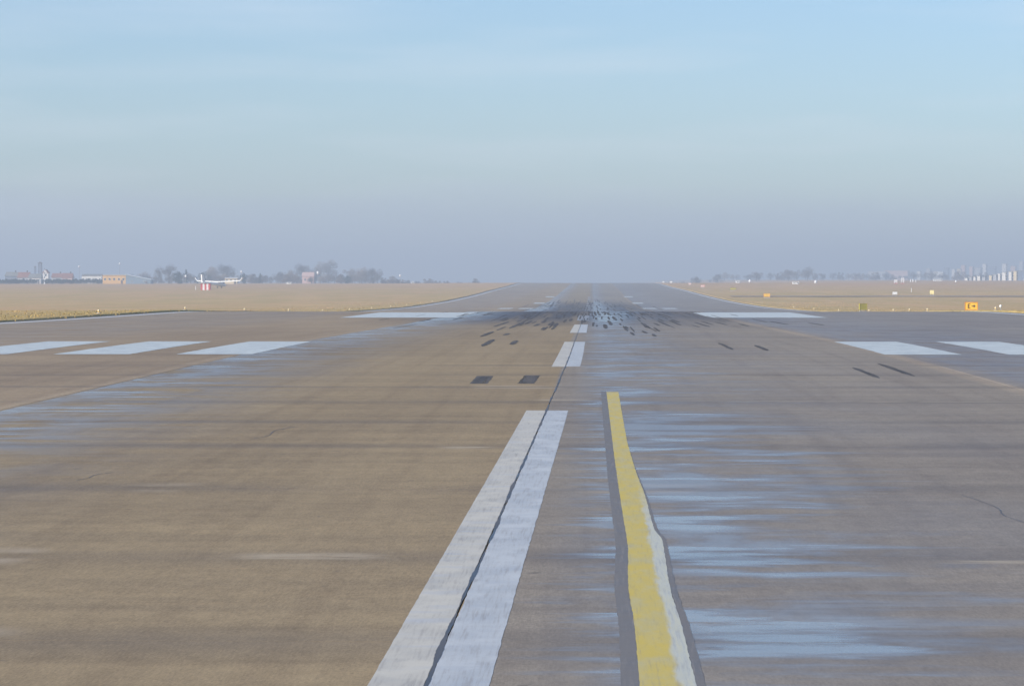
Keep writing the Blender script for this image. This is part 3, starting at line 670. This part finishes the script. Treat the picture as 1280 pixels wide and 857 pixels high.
# ------------------------------------------------------------------ trees
def crown_mesh(name, seed, mat, kind):
    r = random.Random(seed); m = MB()
    if kind == 'bare':
        clumps = [(Vector((r.gauss(0, .20), r.gauss(0, .20), r.uniform(.14, .84))), r.uniform(.12, .24)) for i in range(20)]
        for i in range(3600):
            c, q = clumps[r.randrange(len(clumps))]
            v = Vector((r.gauss(0, 1), r.gauss(0, 1), r.gauss(0, 1))).normalized()*q*r.random()**.4; p = c+v
            l = r.uniform(.03, .085); a = (v.normalized()*.8+Vector((r.gauss(0,.5), r.gauss(0,.5), r.gauss(.5,.5)))).normalized()*l
            w = a.orthogonal().normalized()*r.uniform(.004, .010)
            m.tri(tuple(p-w), tuple(p+w), tuple(p+a))
    elif kind == 'dense':
        clumps = [(Vector((r.gauss(0, .20), r.gauss(0, .20), r.uniform(.12, .80))), r.uniform(.13, .22)) for i in range(16)]
        for i in range(2200):
            c, q = clumps[r.randrange(len(clumps))]
            v = Vector((r.gauss(0, 1), r.gauss(0, 1), r.gauss(0, 1))).normalized()*q*r.random()**.35; p = c+v
            a = Vector((r.gauss(0,1), r.gauss(0,1), r.gauss(0,1))).normalized()*r.uniform(.015, .035); b = a.orthogonal().normalized()*r.uniform(.012, .03)
            m.quad(tuple(p-a), tuple(p-b), tuple(p+a), tuple(p+b))
    elif kind == 'cone':
        for i in range(2200):
            z = .08+.92*r.random()**1.25; R_ = .29*(1-z)**.75+.01; R_ *= .8+.3*math.sin(z*42)
            w = r.random()*6.283; q = R_*r.random()**.5; p = Vector((math.cos(w)*q, math.sin(w)*q, z))
            a = Vector((math.cos(w), math.sin(w), -.4)).normalized()*r.uniform(.02, .05); b = Vector((-math.sin(w), math.cos(w), 0))*r.uniform(.008, .02)
            m.quad(tuple(p-b), tuple(p+a*.4-b), tuple(p+a), tuple(p+b))
    elif kind == 'hedge':
        for i in range(1800):
            x = r.uniform(-.5, .5); h = .72+.22*math.sin(x*17+seed)*r.random()+.1*math.sin(x*41)
            p = Vector((x, r.gauss(0, .08), h*r.random()**.6)); a = Vector((r.gauss(0,1), r.gauss(0,1), r.gauss(0,1))).normalized()*r.uniform(.02, .05); b = a.orthogonal().normalized()*r.uniform(.015, .05)
            m.quad(tuple(p-a), tuple(p-b), tuple(p+a), tuple(p+b))
    return m.mesh(name, mat)
def trunk_mesh(seed, conifer=False):
    r = random.Random(seed); m = MB()
    if conifer: return m.tube([(0,0,-.05),(0,0,.5),(0,0,.95)], [.022,.014,.004], 6).mesh('trunk', MAT['bark'])
    m.tube([(0,0,-.05),(.01,0,.2),(0,.01,.42),(.01,.01,.75)], [.030,.023,.016,.005], 6)
    for i in range(9):
        w = r.random()*6.283; z = r.uniform(.2, .5); q = r.uniform(.14, .32); z2 = z+r.uniform(.18, .38)
        m.tube([(0,0,z),(math.cos(w)*q*.55, math.sin(w)*q*.55, (z+z2)/2),(math.cos(w)*q, math.sin(w)*q, z2)], [.013,.009,.003], 5)
    return m.mesh('trunk', MAT['bark'])
KIND = {}
for k, (n, kd, mt, sd_) in {'bare1': ('bare_tree', 'bare', 'twig', 1), 'bare2': ('bare_tree', 'bare', 'brown', 2), 'bare3': ('bare_tree', 'bare', 'twig', 3), 'dense1': ('bushy_tree', 'dense', 'hedge', 5),
                            'cone1': ('conifer_tree', 'cone', 'pine', 6), 'bush1': ('bush', 'dense', 'brown', 8)}.items():
    KIND[k] = (n, crown_mesh('crown', sd_, MAT[mt], kd), trunk_mesh(sd_, kd == 'cone'))
rt = random.Random(21)
def tree(kind, px_x, d, h, wf, label, group=None):
    n, cm, tm = KIND[kind]
    t = thing(n, label, 'bush' if n == 'bush' else 'tree', on(px_x, d), rt.random()*6.28, group, (h*wf, h*wf, h))
    for nm, me in (('trunk', tm), ('crown', cm)):
        o = bpy.data.objects.new(nm, me); COL.objects.link(o); o.parent = t
    return t
special = [(-260.90, 1900, 7.6, 1.0, 'bare2', 'rounded bare tree just right of the hangar roof'),
           (-258.73, 1950, 9.2, .7, 'bare1', 'narrow bare tree between the hangar and the tall bare tree'),
           (-239.60, 1850, 11.4, .95, 'bare3', 'tall hazy bare tree left of the dark conifers'),
           (-227.85, 1800, 7.0, 1.1, 'dense1', 'dark dense evergreen left of the striped shelter'),
           (-226.17, 1820, 8.0, 1.1, 'cone1', 'dark pointed conifer beside the dense evergreen'),
           (-226.15, 1900, 7.2, 1.0, 'dense1', 'dark tree directly behind the aircraft fin'),
           (-249.09, 2150, 11.6, 1.1, 'bare2', 'pale broad bare tree behind the aircraft, left one of two'),
           (-245.22, 2200, 13.0, 1.15, 'bare1', 'pale broad bare tree rising behind the small white building'),
           (-202.51, 1900, 6.4, .8, 'dense1', 'dark bush-like tree right of the small white building'),
           (-193.01, 1900, 6.2, 1.0, 'cone1', 'small dark conifer standing alone right of the aircraft'),
           (-209.80, 2200, 8.0, 1.3, 'bare3', 'low wide hazy tree left of the pink house'),
           (-194.12, 2100, 9.0, .9, 'bare2', 'hazy bare tree between the low wide tree and the pink house'),
           (-189.83, 2150, 13.2, 1.1, 'bare1', 'tall pale bare tree directly behind the pink house'),
           (-177.73, 2100, 11.0, .9, 'bare2', 'bare tree at the right side of the pink house'),
           (-201.83, 2500, 18.0, .95, 'bare3', 'tallest and palest bare tree of the left tree line'),
           (-150.50, 2050, 9.6, 1.1, 'bare1', 'left part-pair bare tree in the clump after the tallest tree'),
           (-144.50, 2050, 10.6, 1.1, 'bare2', 'middle bare tree in the clump after the tallest tree'),
           (-137.50, 2050, 9.8, 1.1, 'bare3', 'right bare tree in the clump after the tallest tree'),
           (-142.27, 1900, 4.8, 1.2, 'dense1', 'dark low bush before the clump after the tallest tree'),
           (-128.56, 2100, 5.4, 1.6, 'bush1', 'low rounded bush below the last lamp head'),
           (-110.54, 2200, 4.2, 1.9, 'bush1', 'low hazy bush in the thin end of the left tree line'),
           (-71.71, 2000, 4.4, 1.4, 'bush1', 'last lone dark bush left of the runway crest')]
for x, d, h, wf, k, lab in special: tree(k, x, d, h, wf, lab)
for i in range(58):   # low indistinct scrub joining the trees
    px = 165+i*6+rt.uniform(-3, 3); d = rt.uniform(1900, 2250)
    tree(rt.choice(['bare1', 'bare2', 'bush1', 'bare3']), (px-741)*d/4100, d, rt.uniform(4.0, 6.8)*(1 if px < 480 else .55), rt.uniform(1.0, 1.6), 'low indistinct hazy tree filling the left tree line', 'low trees of the left tree line')
for i in range(9):
    px = 482+i*13+rt.uniform(-3, 3); d = rt.uniform(2000, 2300)
    tree('bush1', (px-741)*d/4100, d, rt.uniform(2.0, 3.2), rt.uniform(1.6, 2.4), 'tiny hazy bush fading out towards the runway crest', 'tiny bushes before the crest')
HM = [crown_mesh('leaves', s, MAT['hedge'], 'hedge') for s in (3, 4, 5)]
hl = ['far left end', 'foot of the tall chimney', 'right of the striped mast', 'below the red-roofed cottages', 'below the long low white building']
for i, px in enumerate((8, 30, 64, 84, 112)):
    d = 1700; t = thing('hedge', 'dark green hedge along the field, ' + hl[i], 'hedge', on((px-741)*d/4100, d), 0, 'dark hedges at the far left', (11.5, 9, 3.0))
    o = bpy.data.objects.new('leaves', HM[i % 3]); COL.objects.link(o); o.parent = t
    st = MB()
    for k in range(6): st.tube([(-.42+.165*k, 0, -.1), (-.42+.165*k, .01, .5)], [.006, .003], 5)
    st.build('stems', MAT['bark'], t)
for i in range(46):   # right: a long low hazy wood
    px = 836+i*9.6+rt.uniform(-4, 4); d = rt.uniform(2700, 3500); h = rt.uniform(5, 9)*(.55 if px < 900 else 1)
    tree(rt.choice(['bare1', 'bare2', 'bare3', 'bush1']), (px-741)*d/4100, d, h, rt.uniform(1.0, 1.5), 'hazy bare tree in the far wood beyond the right field', 'far trees beyond the right field')
for px, d, h, k, lab in ((870, 2300, 6.2, 'bare3', 'first clear hazy tree right of the crest'), (896, 2400, 7.5, 'bare1', 'hazy tree above the olive sign on the right'), (1009, 2500, 11.0, 'bare2', 'tall slim hazy tree left of the white beacon'), (985, 2500, 8.5, 'bare3', 'broad hazy tree above the low flat hut'), (945, 2450, 7.6, 'bare1', 'hazy tree right of the first round beacon')):
    tree(k, (px-741)*d/4100, d, h, .9 if px == 1009 else 1.2, lab)

# ------------------------------------------------------------------ town on the right
def block(px, d, w, h, wall, label, group, dep=9, floors=4, rz=.35, roof=None):
    t = thing('apartment_block', label, 'building', on((px-741)*d/4100, d), rz, group)
    MB().box(-w/2, w/2, -dep/2, dep/2, -2, h).build('wall', wall, t)
    MB().box(-w/2-.2, w/2+.2, -dep/2-.2, dep/2+.2, h+.002, h+.4).build('roof', roof or MAT['gtile'], t)
    fh = h/floors
    for k in range(floors): MB().box(w/2+.003, w/2+.06, -dep*.4, dep*.4, k*fh+fh*.3, k*fh+fh*.8).build('shade_window_row', MAT['glass'], t)  # dark glass rows on the right face only, standing in for its shade
    return t
row = [(1207, 3.2, 3.0, 'plaster'), (1212, 3.6, 4.2, 'greyp'), (1217, 3.0, 4.4, 'plaster'), (1222, 4.4, 5.2, 'plaster'), (1228, 4.6, 4.2, 'greyp'), (1237, 3.0, 6.0, 'cream2'), (1242, 4.6, 7.0, 'greyp'), (1247.5, 3.0, 8.2, 'plaster'), (1253.5, 4.6, 9.6, 'plaster'), (1261.5, 3.4, 10.4, 'plaster'), (1267.5, 3.8, 11.2, 'cream2')]
wd = ['lowest', 'second', 'third', 'fourth', 'fifth', 'sixth', 'seventh', 'eighth', 'ninth', 'tenth', 'eleventh']
for i, (px, w, h, m) in enumerate(row):
    block(px, 2450, w*.66, h*.62, MAT[m], ('lowest and leftmost' if i == 0 else wd[i]+' from the left') + ' in the sharp row of pale blocks at far right', 'row of pale blocks at far right', 3.2, 3, R(-28))
block(1277, 2480, 6.1, 7.2, MAT['bluep'], 'dark blue-grey block closing the row at the right edge', 'row of pale blocks at far right', 10, 4, R(-20))
far = [(1062, 4.2, 9, 'greyp'), (1072, 16, 6.5, 'pinkp'), (1096, 22, 13, 'greyp'), (1120, 30, 14.5, 'pinkp'), (1133, 4, 13, 'plaster'), (1148, 4.5, 13.5, 'plaster'), (1160, 5, 18, 'greyp'), (1172, 13, 13, 'plaster'), (1182, 4.5, 19, 'bluep'), (1191, 3.8, 17, 'plaster'), (1198, 4.4, 17.5, 'cream2'), (1203, 4.4, 23, 'pinkp'), (1213, 4, 21, 'pinkp'),
       (1221, 8, 19, 'greyp'), (1229.5, 4.2, 25, 'plaster'), (1239, 8, 21, 'bluep'), (1254, 5, 25.5, 'plaster'), (1265, 5.6, 22, 'pinkp'), (1275, 4.4, 29, 'greyp')]
fl = ['leftmost small', 'low pink', 'long low grey', 'long low pink', 'slim white', 'second slim white', 'mid-height grey', 'wide pale', 'slim blue-grey', 'thin white', 'cream', 'slim pink', 'second slim pink', 'wide grey', 'tall slim white', 'wide blue-grey', 'second tall white', 'broad pink', 'tallest grey, rightmost']
for i, (px, w, h, m) in enumerate(far):
    block(px, 4700, w*1.15, h*.90, MAT[m], 'ghostly far tower block in the haze at right, the ' + fl[i] + ' one', 'ghostly tower blocks in the haze', 11, 5, R(-20))

# ------------------------------------------------------------------ haze
hz = MB().box(-12100, 12100, -12100, 12100, -18, 62)
hm = bpy.data.materials.new('haze_air'); hm.use_nodes = True; ht = hm.node_tree; ht.nodes.clear()
ho = ht.nodes.new('ShaderNodeOutputMaterial'); hv = ht.nodes.new('ShaderNodeVolumePrincipled')
hv.inputs['Color'].default_value = (.71, .795, .895, 1); hv.inputs['Density'].default_value = 0.00049; hv.inputs['Anisotropy'].default_value = 0.1
ht.links.new(hv.outputs[0], ho.inputs['Volume'])
tag(hz.build('haze', hm), 'pale blue-grey haze lying over the whole airfield', 'haze', kind='stuff')
